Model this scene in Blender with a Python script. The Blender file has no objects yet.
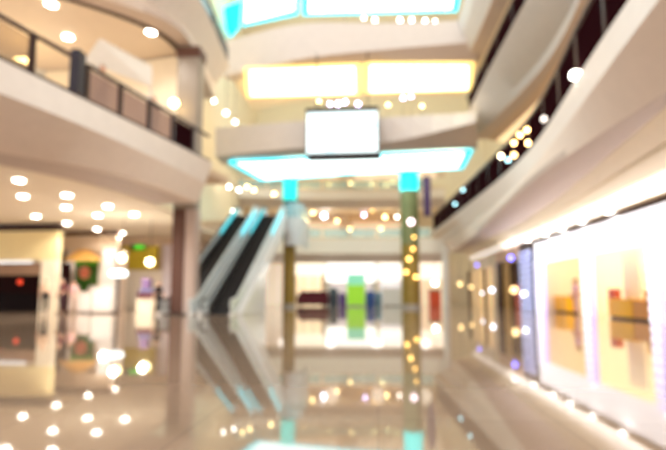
import bpy, bmesh, math, random
from mathutils import Vector, Matrix, Quaternion
random.seed(7)
sc = bpy.context.scene
COL = sc.collection
PI = math.pi

# ------------------------------------------------------------------ camera
F_PX, CX, CY, CAM_H = 500.0, 333.0, 225.0, 0.85
PITCH = math.radians(6.3)
SHIFT = 70-F_PX*math.tan(PITCH)   # rest of the horizon offset is lens shift (cropped frame)
YAW = math.atan(44/500.0*math.cos(PITCH))
cam_data = bpy.data.cameras.new('camera')
cam = bpy.data.objects.new('camera', cam_data); COL.objects.link(cam)
cam.location = (0, 0, CAM_H)
cam.rotation_euler = (PI/2+PITCH, 0, YAW)
cam_data.sensor_fit = 'HORIZONTAL'; cam_data.sensor_width = 36
cam_data.lens = F_PX/666*36
cam_data.shift_y = SHIFT/666
cam_data.clip_end = 300
cam_data.dof.use_dof = True
cam_data.dof.focus_distance = 1.0
cam_data.dof.aperture_fstop = 1.85
sc.camera = cam
RM = cam.rotation_euler.to_matrix()

def ray(px, py):
    return RM @ Vector((px-CX, -(py-CY-SHIFT), -F_PX))
def U(px, py, z):
    d = ray(px, py); t = (z-CAM_H)/d.z
    return Vector((0, 0, CAM_H))+d*t
def V(px, py, Y):
    d = ray(px, py); t = Y/d.y
    return Vector((0, 0, CAM_H))+d*t

# ------------------------------------------------------------------ materials
def s2l(c):
    return tuple((v/12.92 if v <= .04045 else ((v+.055)/1.055)**2.4) for v in (x/255 for x in c))
MATS = {}
def mat(name, rgb, rough=.5, metal=0.0, var=.06, scale=3.0, emit=None, estr=0, trans=0.0, spec=.5, coat=0):
    if name in MATS: return MATS[name]
    m = bpy.data.materials.new(name); m.use_nodes = True
    nt = m.node_tree; b = nt.nodes['Principled BSDF']
    c = s2l(rgb)
    b.inputs['Roughness'].default_value = rough
    b.inputs['Metallic'].default_value = metal
    b.inputs['Specular IOR Level'].default_value = spec
    b.inputs['Coat Weight'].default_value = coat
    tc = nt.nodes.new('ShaderNodeTexCoord'); nz = nt.nodes.new('ShaderNodeTexNoise')
    nz.inputs['Scale'].default_value = scale; nz.inputs['Detail'].default_value = 3
    rp = nt.nodes.new('ShaderNodeMix'); rp.data_type = 'RGBA'
    rp.inputs['A'].default_value = tuple(v*(1-var) for v in c)+(1,)
    rp.inputs['B'].default_value = tuple(min(1, v*(1+var)) for v in c)+(1,)
    nt.links.new(tc.outputs['Object'], nz.inputs['Vector'])
    nt.links.new(nz.outputs['Fac'], rp.inputs['Factor'])
    nt.links.new(rp.outputs['Result'], b.inputs['Base Color'])
    if emit:
        b.inputs['Emission Color'].default_value = s2l(emit)+(1,)
        b.inputs['Emission Strength'].default_value = estr
    if trans:
        out = nt.nodes['Material Output']
        tr = nt.nodes.new('ShaderNodeBsdfTransparent'); tr.inputs['Color'].default_value = tuple(.5+.5*v for v in c)+(1,)
        mx = nt.nodes.new('ShaderNodeMixShader'); mx.inputs['Fac'].default_value = trans
        nt.links.new(b.outputs[0], mx.inputs[1]); nt.links.new(tr.outputs[0], mx.inputs[2])
        nt.links.new(mx.outputs[0], out.inputs['Surface'])
    MATS[name] = m
    return m
def lamp(name, rgb, strength):
    return mat(name, rgb, emit=rgb, estr=strength, var=.02)

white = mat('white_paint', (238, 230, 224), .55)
beige = mat('beige_bounce_tint', (228, 212, 200), .55)  # warm floor bounce put into the colour of the sloped fascias
taupe = mat('taupe_shade_tint', (200, 184, 174), .6)  # darker tone paints the shade on soffits and undersides
cream = mat('cream_plaster', (242, 229, 204), .6)
ceilm = mat('ceiling_paint', (246, 234, 212), .7)
tan = mat('tan_plaster', (214, 188, 160), .6)
brown = mat('brown_panel', (92, 56, 42), .45, var=.12)
espresso = mat('dark_brown_glass', (38, 15, 19), .8, spec=0.0)
black = mat('black_rubber', (22, 17, 18), .45)
darkmetal = mat('dark_bronze_metal', (58, 36, 34), .35, .6)
grey = mat('grey_stone', (170, 160, 150), .4)
greyblue = mat('pale_grey_panel', (214, 214, 214), .45)
pinkglass = mat('taupe_tinted_glass', (196, 170, 160), .15, trans=.35)
clearglass = mat('pale_clear_glass', (214, 240, 246), .05, trans=.55)
cyanglass = mat('cyan_glass', (60, 205, 235), .08, trans=.25)
chrome = mat('brushed_steel', (200, 196, 190), .3, .9)
lampw = lamp('downlight_white', (255, 248, 236), 13)
lampy = lamp('lamp_warm', (255, 222, 150), 14)
lampg = lamp('lamp_gold', (255, 200, 110), 7)
lampG = lamp('lamp_bright_gold', (255, 206, 130), 40)
lampb = lamp('lamp_cool', (226, 234, 255), 16)
lampB5 = lamp('lamp_cool_soft', (230, 236, 255), 5); lampY4 = lamp('lamp_warm_soft', (255, 216, 150), 3)
lampp = lamp('lamp_blue', (110, 110, 255), 6)
lampv = lamp('lamp_violet', (216, 200, 255), 16)

def brick_floor():
    m = bpy.data.materials.new('polished_marble_tiles'); m.use_nodes = True
    nt = m.node_tree; b = nt.nodes['Principled BSDF']
    tc = nt.nodes.new('ShaderNodeTexCoord'); br = nt.nodes.new('ShaderNodeTexBrick')
    br.offset = 0; br.inputs['Scale'].default_value = 1
    br.inputs['Brick Width'].default_value = 1.2; br.inputs['Row Height'].default_value = 1.2
    br.inputs['Mortar Size'].default_value = .006
    br.inputs['Color1'].default_value = s2l((172, 148, 126))+(1,)
    br.inputs['Color2'].default_value = s2l((164, 140, 118))+(1,)
    br.inputs['Mortar'].default_value = s2l((150, 130, 112))+(1,)
    nz = nt.nodes.new('ShaderNodeTexNoise'); nz.inputs['Scale'].default_value = .6; nz.inputs['Detail'].default_value = 6
    mx = nt.nodes.new('ShaderNodeMix'); mx.data_type = 'RGBA'; mx.blend_type = 'MULTIPLY'; mx.inputs['Factor'].default_value = .25
    nt.links.new(tc.outputs['Object'], br.inputs['Vector']); nt.links.new(tc.outputs['Object'], nz.inputs['Vector'])
    nt.links.new(br.outputs['Color'], mx.inputs['A']); nt.links.new(nz.outputs['Fac'], mx.inputs['B'])
    nt.links.new(mx.outputs['Result'], b.inputs['Base Color'])
    b.inputs['Roughness'].default_value = .035
    b.inputs['IOR'].default_value = 1.72
    return m
marble = brick_floor()

# ------------------------------------------------------------------ mesh builder
class MB:
    def __init__(s): s.bm = bmesh.new()
    def box(s, x0, x1, y0, y1, z0, z1):
        v = [s.bm.verts.new((x, y, z)) for z in (z0, z1) for y in (y0, y1) for x in (x0, x1)]
        for f in ((0, 2, 3, 1), (4, 5, 7, 6), (0, 1, 5, 4), (2, 6, 7, 3), (0, 4, 6, 2), (1, 3, 7, 5)):
            s.bm.faces.new([v[i] for i in f])
        return s
    def rbox(s, x0, x1, y0, y1, z0, z1, r=.03, seg=3):
        t = bmesh.new(); m = MB(); m.bm.free(); m.bm = t; m.box(x0, x1, y0, y1, z0, z1)
        bmesh.ops.bevel(t, geom=t.edges[:], offset=r, segments=seg, affect='EDGES', profile=.5)
        s.merge(t); return s
    def merge(s, t, M=None):
        if M: bmesh.ops.transform(t, matrix=M, verts=t.verts)
        me = bpy.data.meshes.new('t'); t.to_mesh(me); s.bm.from_mesh(me); bpy.data.meshes.remove(me); t.free()
    def lathe(s, prof, c=(0, 0, 0), n=20, sx=1, sy=1):
        rings = []
        for r, z in prof:
            rings.append([s.bm.verts.new((c[0]+sx*r*math.cos(2*PI*i/n), c[1]+sy*r*math.sin(2*PI*i/n), c[2]+z)) for i in range(n)])
        for a, b in zip(rings, rings[1:]):
            for i in range(n):
                s.bm.faces.new((a[i], a[(i+1) % n], b[(i+1) % n], b[i]))
        s.bm.faces.new(rings[0][::-1]); s.bm.faces.new(rings[-1])
        return s
    def ball(s, c, r, sx=1, sy=1, sz=1, n=16):
        t = bmesh.new(); bmesh.ops.create_uvsphere(t, u_segments=n, v_segments=max(6, n*2//3), radius=r)
        s.merge(t, Matrix.Translation(c) @ Matrix.Diagonal((sx, sy, sz, 1))); return s
    def tube(s, pts, r, n=8):
        pts = [Vector(p) for p in pts]; rings = []
        for i, p in enumerate(pts):
            d = (pts[min(i+1, len(pts)-1)]-pts[max(i-1, 0)]).normalized()
            q = d.to_track_quat('Z', 'Y')
            rr = r[i] if isinstance(r, (list, tuple)) else r
            rings.append([s.bm.verts.new(p+q @ Vector((rr*math.cos(2*PI*k/n), rr*math.sin(2*PI*k/n), 0))) for k in range(n)])
        for a, b in zip(rings, rings[1:]):
            for k in range(n): s.bm.faces.new((a[k], a[(k+1) % n], b[(k+1) % n], b[k]))
        s.bm.faces.new(rings[0][::-1]); s.bm.faces.new(rings[-1]); return s
    def loft(s, lines, close=True):
        """closed section lofted: lines = list of polylines (same length), section closed round"""
        g = [[s.bm.verts.new(p) for p in L] for L in lines]; n = len(g)
        for a in range(n):
            A, B = g[a], g[(a+1) % n]
            for i in range(len(A)-1): s.bm.faces.new((A[i], A[i+1], B[i+1], B[i]))
        s.bm.faces.new([L[0] for L in g]); s.bm.faces.new([L[-1] for L in g][::-1]); return s
    def strip(s, A, B, off):
        off = Vector(off)
        return s.loft([A, B, [p+off for p in B], [p+off for p in A]])
    def prism(s, pts, x0, x1, axis='x'):
        """polygon in (y,z) extruded along x (or (x,z) along y, (x,y) along z)"""
        mk = {'x': lambda a, b, t: (t, a, b), 'y': lambda a, b, t: (a, t, b), 'z': lambda a, b, t: (a, b, t)}[axis]
        A = [s.bm.verts.new(mk(a, b, x0)) for a, b in pts]; B = [s.bm.verts.new(mk(a, b, x1)) for a, b in pts]
        s.bm.faces.new(A); s.bm.faces.new(B[::-1]); n = len(A)
        for i in range(n): s.bm.faces.new((A[i], B[i], B[(i+1) % n], A[(i+1) % n]))
        return s
    def build(s, name, m, parent=None, smooth=False):
        bmesh.ops.recalc_face_normals(s.bm, faces=s.bm.faces)
        if parent is not None:
            off = Vector(); p = parent
            while p is not None: off += p.location; p = p.parent
            bmesh.ops.translate(s.bm, verts=s.bm.verts, vec=-off)
        me = bpy.data.meshes.new(name); s.bm.to_mesh(me); s.bm.free()
        if smooth:
            for p in me.polygons: p.use_smooth = True
            try: me.set_sharp_from_angle(angle=math.radians(40))
            except Exception: pass
        me.materials.append(m)
        o = bpy.data.objects.new(name, me); COL.objects.link(o)
        if parent is not None: o.parent = parent
        return o

def tag(o, label, cat, group=None, kind=None):
    if label: o['label'] = label
    if cat: o['category'] = cat
    if group: o['group'] = group
    if kind: o['kind'] = kind
    return o
def thing(name, label, cat, loc=(0, 0, 0), group=None):
    o = bpy.data.objects.new(name, None); o.location = loc; COL.objects.link(o)
    return tag(o, label, cat, group)
def struct(name, mb, m):
    o = mb.build(name, m); o['kind'] = 'structure'; return o
def copy_tree(o, parent=None):
    c = o.copy(); COL.objects.link(c); c.parent = parent
    for ch in list(o.children): copy_tree(ch, c)
    return c
ORD = ['first', 'second', 'third', 'fourth', 'fifth', 'sixth', 'seventh', 'eighth', 'ninth', 'tenth', 'eleventh', 'twelfth', 'thirteenth', 'fourteenth']

def resample(pts, n):
    pts = [Vector(p) for p in pts]
    # Catmull-Rom through the points, then uniform arc length
    P = [pts[0]*2-pts[1]]+pts+[pts[-1]*2-pts[-2]]; fine = []
    for i in range(1, len(P)-2):
        for k in range(12):
            t = k/12; a, b, c, d = P[i-1], P[i], P[i+1], P[i+2]
            fine.append(.5*((2*b)+(c-a)*t+(2*a-5*b+4*c-d)*t*t+(3*b-a-3*c+d)*t**3))
    fine.append(pts[-1])
    L = [0]
    for a, b in zip(fine, fine[1:]): L.append(L[-1]+(b-a).length)
    out = []; j = 0
    for i in range(n):
        s = L[-1]*i/(n-1)
        while j < len(L)-2 and L[j+1] < s: j += 1
        t = (s-L[j])/max(1e-9, L[j+1]-L[j]); out.append(fine[j].lerp(fine[j+1], t))
    return out
def byY(pts, ys):
    """x as a smooth function of Y (pts: (x,Y) pairs), z added later"""
    pts = sorted(pts, key=lambda p: p[1]); out = []
    for y in ys:
        if y <= pts[0][1]: a, b = pts[0], pts[1]
        elif y >= pts[-1][1]: a, b = pts[-2], pts[-1]
        else:
            for a, b in zip(pts, pts[1:]):
                if a[1] <= y <= b[1]: break
        t = (y-a[1])/(b[1]-a[1]); out.append(a[0]+(b[0]-a[0])*t)
    # gentle smoothing
    for _ in range(14):
        out = [out[0]]+[(out[i-1]+2*out[i]+out[i+1])/4 for i in range(1, len(out)-1)]+[out[-1]]
    return out
def line(pts, ys, z, dx=0):
    return [Vector((x+dx, y, z)) for x, y in zip(byY(pts, ys), ys)]
def upx(pix, z):
    r = []
    for a, b in pix:
        p = U(a, b, z); r.append((p.x, p.y))
    return r
def rng(a, b, n): return [a+(b-a)*i/(n-1) for i in range(n)]

# ------------------------------------------------------------------ setting
struct('floor', MB().box(-26, 16, -6, 52, -.3, 0), marble)
struct('wall_back', MB().box(-14, 14, 49, 49.4, 0, 26), cream)
struct('wall_left', MB().box(-12.4, -12, 24, 49, 5.9, 26).box(-12.4, -12, 33.5, 49, 0, 5.9), cream)
struct('wall_right', MB().box(10.6, 11, -2, 49, 0, 26), cream)
struct('ceiling', MB().box(-12, 10.6, 27, 49, 25, 25.3), ceilm)

# ------------------------------------------------------------------ left first gallery (above the left shops)
LT = upx([(0, 59), (40, 78), (70, 92), (110, 112), (160, 136), (213, 163)], 6.0)
LM = upx([(0, 93), (60, 115), (120, 142), (160, 160), (205, 183)], 5.2)
LS = upx([(0, 150), (60, 160), (120, 172), (170, 190), (205, 207)], 4.4)
LI = upx([(0, 165), (60, 177), (120, 190), (172, 210)], 4.4)
print('LT', [(round(a, 1), round(b, 1)) for a, b in LT]); print('LM', [(round(a, 1), round(b, 1)) for a, b in LM])
print('LS', [(round(a, 1), round(b, 1)) for a, b in LS]); print('LI', [(round(a, 1), round(b, 1)) for a, b in LI])
yL = rng(6, LT[-1][1], 30)
T = line(LT, yL, 6.0); M = line(LM, yL, 5.2); S = line(LS, yL, 4.4); I = line(LI, yL, 4.4)
t = thing('balcony', 'curved white balcony with shade-tinted taupe underside, first level above the left shops', 'balcony', (-8, 14, 4.4))
MB().loft([T, M, [p+Vector((-.3, 0, 0)) for p in M], [p+Vector((-.3, 0, 0)) for p in T]]).build('fascia', white, t, True)
MB().loft([M, S, [p+Vector((-.35, 0, 0)) for p in S], [p+Vector((-.35, 0, 0)) for p in M]]).build('sloped_fascia', beige, t, True)
S2 = [p+Vector((-.01, 0, .012)) for p in S]
MB().loft([S2, I, [p+Vector((0, 0, .18)) for p in I], [p+Vector((0, 0, .18)) for p in S2]]).build('soffit', taupe, t)
yD = rng(6, 20.6, 20)
MB().loft([line(LT, yD, 5.88, -.3), [Vector((-24, y, 5.88)) for y in yD], [Vector((-24, y, 5.6)) for y in yD], line(LT, yD, 5.6, -.3)]).build('deck', tan, t)
yC = rng(6, 33.4, 30)
LIc = LI+[(-9.4, 22), (-9.6, 24), (-9.6, 34)]
o = MB().loft([line(LIc, yC, 4.46, -.06), [Vector((-24, y, 4.46)) for y in yC], [Vector((-24, y, 4.57)) for y in yC], line(LIc, yC, 4.57, -.06)]).build('ceiling_left', ceilm); o['kind'] = 'structure'
struct('wall_left_shops', MB().box(-24, -9.7, 33, 33.3, 0, 5.6), mat('shop_back_plaster', (214, 190, 168), .7))

# ------------------------------------------------------------------ left upper gallery
L3T = [(-13.5, 4), (-10.4, 10)]+upx([(203, 0), (215, 30), (228, 62), (240, 90)], 14.2)
L3M = [(-13.5, 4), (-10.4, 10)]+upx([(140, 0), (188, 24), (203, 60), (218, 92), (226, 110)], 13.1)
L3S = upx([(110, 0), (150, 10), (182, 22), (197, 58), (210, 88), (218, 106)], 12.3)
L3I = upx([(65, 0), (130, 19), (173, 38), (187, 66), (200, 96)], 12.2)
for n_, p_ in (('L3T', L3T), ('L3M', L3M), ('L3S', L3S), ('L3I', L3I)): print(n_, [(round(a, 1), round(b, 1)) for a, b in p_])
yU = rng(15.6, 27.5, 30)
t = thing('balcony', 'pale upper balcony at the top left with grey column beneath it', 'balcony', (-8, 20, 12))
T = line(L3T, yU, 14.2); M = line(L3M, yU, 13.1); S = line(L3S, yU, 12.3); I = line(L3I, yU, 12.3)
MB().strip(T, M, (-.3, 0, 0)).build('fascia', white, t, True)
MB().strip(M, S, (-.3, 0, .1)).build('sloped_fascia', beige, t, True)
MB().strip(S, I, (0, 0, .2)).build('soffit', taupe, t)
MB().strip([p+Vector((.12, 0, -.06)) for p in I], [p+Vector((-.14, 0, -.06)) for p in I], (0, 0, .055)).build('dark_edge', darkmetal, t)
UPC = 12.32
I2 = [p+Vector((-.02, 0, .03)) for p in I]
o = MB().loft([I2, [Vector((-24, p.y, 12.33)) for p in I], [Vector((-24, p.y, 12.5)) for p in I], [p+Vector((0, 0, .17)) for p in I2]]).build('ceiling_upper_left', mat('tan_ceiling', (226, 210, 190), .7)); o['kind'] = 'structure'

# back wall of the left first gallery
struct('wall_left_gallery', MB().prism([(-24, 23.4), (-15, 23.0), (-8.9, 22.0), (-8.9, 22.3), (-15, 23.3), (-24, 23.7)], 5.9, 12.2, 'z'), cream)

# ------------------------------------------------------------------ right galleries
def right_gallery(Tp, Mp, Sp, Ip, zs, ys, label, loc, cove=None, lower=None, upper=None, dk=.3):
    T = line(Tp, ys, zs[0]); M = line(Mp, ys, zs[1]); S = line(Sp, ys, zs[2]); I = line(Ip, ys, zs[3])
    t = thing('balcony', label, 'balcony', loc)
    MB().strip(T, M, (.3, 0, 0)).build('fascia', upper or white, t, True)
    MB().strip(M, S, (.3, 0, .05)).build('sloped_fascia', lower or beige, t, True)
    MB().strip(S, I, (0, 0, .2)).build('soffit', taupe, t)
    MB().strip([p+Vector((dk, 0, -.12)) for p in T], [Vector((10.55, p.y, zs[0]-.12)) for p in T], (0, 0, -.25)).build('deck', tan, t)
    if cove: cove(I, t)
    return t, T
RT = upx([(628, 0), (605, 33), (580, 68), (558, 112), (532, 150), (496, 182), (445, 222)], 6.0)
RMd = upx([(657, 0), (624, 42), (590, 95), (565, 127), (540, 160), (500, 202)], 5.2)+[(5.7, 31), (5.8, 44)]
RS = upx([(666, 92), (603, 133), (574, 150), (540, 173), (505, 206)], 4.4)+[(5.9, 31), (6.3, 44)]
RI = upx([(666, 107), (603, 160), (553, 203), (520, 222)], 4.4)+[(7.1, 33), (7.2, 44)]
for n_, p_ in (('RT', RT), ('RM', RMd), ('RS', RS), ('RI', RI)): print(n_, [(round(a, 1), round(b, 1)) for a, b in p_])
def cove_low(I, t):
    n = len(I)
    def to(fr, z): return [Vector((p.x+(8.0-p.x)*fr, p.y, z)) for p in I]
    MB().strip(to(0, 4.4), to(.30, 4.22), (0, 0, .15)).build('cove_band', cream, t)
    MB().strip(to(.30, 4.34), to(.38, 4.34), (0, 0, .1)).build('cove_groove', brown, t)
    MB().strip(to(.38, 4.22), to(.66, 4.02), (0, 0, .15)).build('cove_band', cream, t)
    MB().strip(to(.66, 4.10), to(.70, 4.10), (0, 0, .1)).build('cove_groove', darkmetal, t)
    MB().strip(to(.70, 4.0), to(1.0, 3.72), (0, 0, .15)).build('glowing_cove_band', lamp('cove_sign_glow', (255, 246, 236), .5), t)  # emission paints the shop sign's light onto this white band
yR = rng(5, 43, 48)
rb1, RT1 = right_gallery(RT, RMd, RS, RI, (6.0, 5.2, 4.4, 4.4), yR, 'long right balcony of the first level, broad white and shade-tinted taupe, nearest', (5, 20, 4.4), cove_low)
R3T = upx([(526, 0), (500, 48), (480, 86), (468, 112)], 11.8)
R3M = upx([(566, 20), (550, 54), (512, 90), (470, 132)], 10.8)
R3S = upx([(572, 20), (558, 54), (524, 90), (473, 140)], 10.5)
R3I = upx([(582, 20), (562, 60), (540, 86), (478, 148)], 10.5)
for n_, p_ in (('R3T', R3T), ('R3S', R3S), ('R3I', R3I)): print(n_, [(round(a, 1), round(b, 1)) for a, b in p_])
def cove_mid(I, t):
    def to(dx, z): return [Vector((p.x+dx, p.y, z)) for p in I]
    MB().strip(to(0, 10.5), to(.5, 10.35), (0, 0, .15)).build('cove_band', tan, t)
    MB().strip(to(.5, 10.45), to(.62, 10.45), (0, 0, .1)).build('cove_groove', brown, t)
    MB().strip(to(.62, 10.35), to(1.5, 10.2), (0, 0, .15)).build('glowing_cove_band', lamp('cove_band_glow', (255, 226, 176), .75), t)  # emission put into the cream band so it looks lit
    MB().strip(to(1.5, 10.3), to(4.6, 10.3), (0, 0, .15)).build('gallery_ceiling', ceilm, t)
yR3 = rng(12, 31, 24)
R3Tq = [(5.75, 12), (5.6, 18.7), (5.45, 26), (5.4, 31)]
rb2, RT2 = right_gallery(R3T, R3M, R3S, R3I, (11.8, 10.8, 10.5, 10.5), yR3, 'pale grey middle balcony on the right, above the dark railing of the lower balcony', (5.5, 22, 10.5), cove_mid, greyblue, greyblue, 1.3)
R4T = [(5.0, 18), (5.0, 27), (5.0, 32)]; R4S = [(5.9, 18), (5.8, 25), (5.6, 32)]; R4I = [(6.6, 18), (6.5, 32)]
def cove_top(I, t):
    def to(dx, z): return [Vector((p.x+dx, p.y, z)) for p in I]
    MB().strip(to(0, 15.2), to(.8, 15.1), (0, 0, .15)).build('cove_band', cream, t)
    MB().strip(to(.8, 15.2), to(4, 15.2), (0, 0, .15)).build('gallery_ceiling', ceilm, t)
rb3, RT3 = right_gallery(R4T, [(5.2, 18), (5.2, 32)], R4S, R4I, (17.2, 16.2, 15.3, 15.2), rng(18, 31, 14), 'highest right balcony, grey, cut off by the top of the picture', (5.2, 25, 15.2), cove_top, greyblue, greyblue, 1.0)

# ------------------------------------------------------------------ railings
def railing(path, label, h=1.1, base=.0, pm=pinkglass, rm=darkmetal, step=1.6, postw=.09, rail_t=.1, loc=None, pmf=None):
    loc = loc or path[0]
    t = thing('railing', label, 'railing', loc)
    up = Vector((0, 0, h))
    w = Vector((.5*rail_t, 0, 0))
    MB().tube([p+up for p in path], rail_t*.6, 8).build('handrail', rm, t, True)
    MB().strip([p+Vector((0, 0, base)) for p in path], [p+Vector((0, 0, base+.1)) for p in path], (.08, 0, 0)).build('bottom_rail', rm, t)
    d = 0; pts = [path[0]]
    for a, b in zip(path, path[1:]):
        d += (b-a).length
        if d >= step: pts.append(b); d = 0
    for p in pts:
        MB().box(p.x-postw/2, p.x+postw/2, p.y-postw/2, p.y+postw/2, p.z, p.z+h).build('post', rm, t)
    for a, b in zip(pts, pts[1:]):
        dd = (b-a).normalized()*.1
        A = a+dd; B = b-dd; o = Vector((0, 0, .12)); q = Vector((0, 0, h-.1))
        MB().loft([[A+o, B+o], [A+q, B+q], [A+q+Vector((-.02, 0, 0)), B+q+Vector((-.02, 0, 0))], [A+o+Vector((-.02, 0, 0)), B+o+Vector((-.02, 0, 0))]]).build('glass_panel', pmf((A.y+B.y)/2) if pmf else pm, t)
    return t
warmglass = mat('warm_clear_glass', (214, 196, 172), .1, trans=.75)
railing(line(LT, rng(7, 11.75, 28), 6.0, -.15), 'dark framed clear railing at the left edge of the left balcony', 1.05, pm=warmglass, step=1.25, postw=.12)
railing(line(LT, rng(12.35, LT[-1][1]-.1, 40), 6.0, -.15), 'dark railing with tinted panels along the left balcony, beyond the navy totem', 1.05, step=1.25, postw=.12, pmf=lambda y: pinkglass if y < 15.9 else espresso)
railing([p+Vector((.15, 0, 0)) for p in line(RT, rng(6, 42, 70), 6.0)], 'long dark brown glass railing on the lower right balcony', 1.35, pm=espresso, step=2.0, postw=.08)
railing([p+Vector((.15, 0, 0)) for p in line(R3T, rng(13, 30.6, 30), 11.8)], 'dark railing on the middle right balcony', 1.2, pm=espresso, step=2.0, postw=.08)
railing([p+Vector((-.15, 0, 0)) for p in line(L3T, rng(19, 27.3, 26), 14.2)], 'bluish glass railing on the upper left balcony', 1.0, pm=mat('deep_teal_glass', (36, 70, 84), .3), step=2.0, postw=.08)

# ------------------------------------------------------------------ columns
def column(px0, px1, Y, z1, label, m, m2=None):
    a = V(px0, 300, Y); b = V(px1, 300, Y); x0, x1 = a.x, b.x; w = x1-x0
    t = thing('column', label, 'column', ((x0+x1)/2, Y+w/2, 0))
    return t, x0, x1, w
t, x0, x1, w = column(170, 193, 21.2, 11, 'square brown and grey column left of the escalators, rising past the left balcony', brown)
xm = x0+.56
MB().box(x0, xm, 21.2, 21.9, 0, 4.64).build('front_cladding', brown, t)
MB().rbox(xm+.004, x1, 21.2, 21.9, 0, 4.64, .05).build('side_cladding', mat('taupe_cladding', (190, 170, 160), .4), t)
MB().rbox(x0-.05, x1-.05, 21.2, 21.95, 4.65, 12.28, .08).build('upper_shaft', mat('taupe_stone', (150, 138, 126), .5), t)
MB().rbox(x0-.11, x1+.01, 21.14, 22.0, 11.7, 12.15, .03).build('capital', brown, t)

def round_pillar(px, Y, r, z1, label, mats):
    p = V(px, 300, Y)
    t = thing('pillar', label, 'pillar', (p.x, Y, 0))
    for nm, za, zb, rr, m in mats:
        MB().lathe([(rr*r, za), (rr*r, zb)], (p.x, Y, 0), 28).build(nm, m, t, True)
    return t, p.x
olive = mat('olive_gold_cladding', (150, 124, 50), .3, .3, var=.25, scale=2)
olivegreen = mat('green_gold_mosaic', (124, 128, 84), .3, .2, var=.35, scale=3)
tealdark = mat('dark_teal_cladding', (40, 96, 100), .3)
cyanl = lamp('cyan_led', (0, 225, 222), 1.6)
round_pillar(289, 35.0, .44, 9, 'slim olive pillar with teal top, behind the escalators', [('plinth', 0, .25, 1.12, grey), ('shaft', .25, 4.6, 1, olive), ('upper_shaft', 4.6, 7.6, 1.02, tealdark), ('lit_capital', 7.6, 9.2, 1.15, lamp('teal_led', (0, 200, 190), 1.0))])
pt, pillx = round_pillar(411, 34.0, .62, 9, 'thick golden mosaic pillar with a glowing cyan capital', [('plinth', 0, .25, 1.08, grey), ('shaft', .25, 4.2, 1, olive), ('upper_shaft', 4.2, 7.9, .98, olivegreen), ('lit_capital', 7.9, 9.15, 1.0, cyanl)])
round_pillar(446.5, 38, .27, 4.4, 'slender white pillar under the right balcony near the far end', [('shaft', 0, 4.2, 1, white), ('capital', 4.2, 4.42, 1.5, white)])
# fairy lights on the golden pillar
for i, (px, py, m, r) in enumerate([(409, 259, lampg, .13), (411, 222, lamp('lamp_pink', (255, 226, 236), 5), .2), (413, 249, lampg, .1), (406, 272, lampg, .12), (416, 277, lampg, .12), (414, 237, lampg, .08)]):
    p = V(px, py, 34.0-.62-.02)
    o = MB().ball(p, r, n=12).build('pillar_lamp', m, None, True)
    tag(o, ['gold lamp on the golden pillar, brightest at mid shaft', 'pink white lamp high on the golden pillar', 'small gold lamp on the pillar just above the brightest one', 'gold lamp low on the left side of the golden pillar', 'gold lamp low on the right side of the golden pillar', 'tiny gold lamp below the pink one on the pillar'][i], 'lamp', 'lamps on the golden pillar')

# ------------------------------------------------------------------ bridges
def bridge(T, M, S, label, deep=4.5, parts=True):
    t = thing('bridge', label, 'bridge', tuple(T[len(T)//2]))
    n = 14
    T = resample(T, n); M = resample(M, n); S = resample(S, n)
    MB().strip(T, M, (0, .3, 0)).build('fascia', white, t)
    MB().strip(M, S, (0, .3, .06)).build('sloped_underside', taupe, t)
    MB().strip([p+Vector((0, .3, -.1)) for p in T], [p+Vector((0, deep+.3, -.1)) for p in T], (0, 0, -.25)).build('deck', tan, t)
    B = [p+Vector((0, deep+.9, 0)) for p in S]
    MB().strip([p+Vector((0, .3, .08)) for p in S], [p+Vector((0, .12, .08)) for p in B], (0, 0, .2)).build('soffit', ceilm, t)
    return t
T = [U(215, 128, 11.2), U(300, 121, 11.2), U(390, 117, 11.2), U(476, 112, 11.2)]
M = [V(215, 156, 29.5), V(300, 148, 28.7), V(390, 142, 28.5), U(476, 122, 10.0)]
S = [U(222, 164, 9.3), U(300, 156, 9.3), U(390, 152, 9.3), U(478, 148, 9.3)]
print('bridge', [tuple(round(v, 1) for v in p) for p in T+M+S])
bridge(T, M, S, 'lower bridge across the atrium, behind the hanging screen')
T = [U(222, 42, 17.2), U(300, 24, 17.2), U(390, 23, 17.2), U(470, 20, 17.2)]
M = [V(222, 76, 30), V(300, 59, 28.3), V(390, 49, 28.6), V(475, 42, 28.7)]
S = [U(232, 80, 14.9), U(300, 66, 14.9), U(390, 62, 14.9), U(478, 61, 14.9)]
print('bridge2', [tuple(round(v, 1) for v in p) for p in T+M+S])
bridge(T, M, S, 'upper bridge across the atrium, above the yellow lit ceiling')

# luminous ceilings
def lum_panel(pix, z, label, m, edge, name='light_panel', rim=.25, th=.12):
    q = [U(a, b, z) for a, b in pix]
    c = sum(q, Vector())/len(q)
    t = thing(name, label, 'ceiling light', tuple(c))
    inner = []
    n = len(q)
    for p in q:
        d = (c-p); d.z = 0; inner.append(p+d.normalized()*rim*1.5)
    MB().prism([(p.x, p.y) for p in inner], z-.02, z+.03, 'z').build('diffuser', m, t)
    for i in range(n):
        a, b, ib, ia = q[i], q[(i+1) % n], inner[(i+1) % n], inner[i]
        MB().prism([(a.x, a.y), (b.x, b.y), (ib.x, ib.y), (ia.x, ia.y)], z-.06, z+.06, 'z').build('led_edge', edge, t)
    return t
cool = lamp('diffuser_cool_white', (236, 255, 255), 2.6)
cyane = lamp('led_edge_cyan', (0, 232, 255), 1.7)
lum_panel([(229, 162), (340, 156), (472, 151), (463, 168), (345, 174), (261, 180)], 9.2, 'long white light panel with cyan rim under the lower bridge', cool, cyane)
warm = lamp('diffuser_warm_white', (255, 246, 214), 3.2)
warme = lamp('led_edge_yellow', (255, 226, 140), 1.2)
lum_panel([(244, 68), (360, 64), (360, 94), (247, 97)], 14.8, 'warm yellow light panel under the upper bridge, left half', warm, warme)
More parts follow.
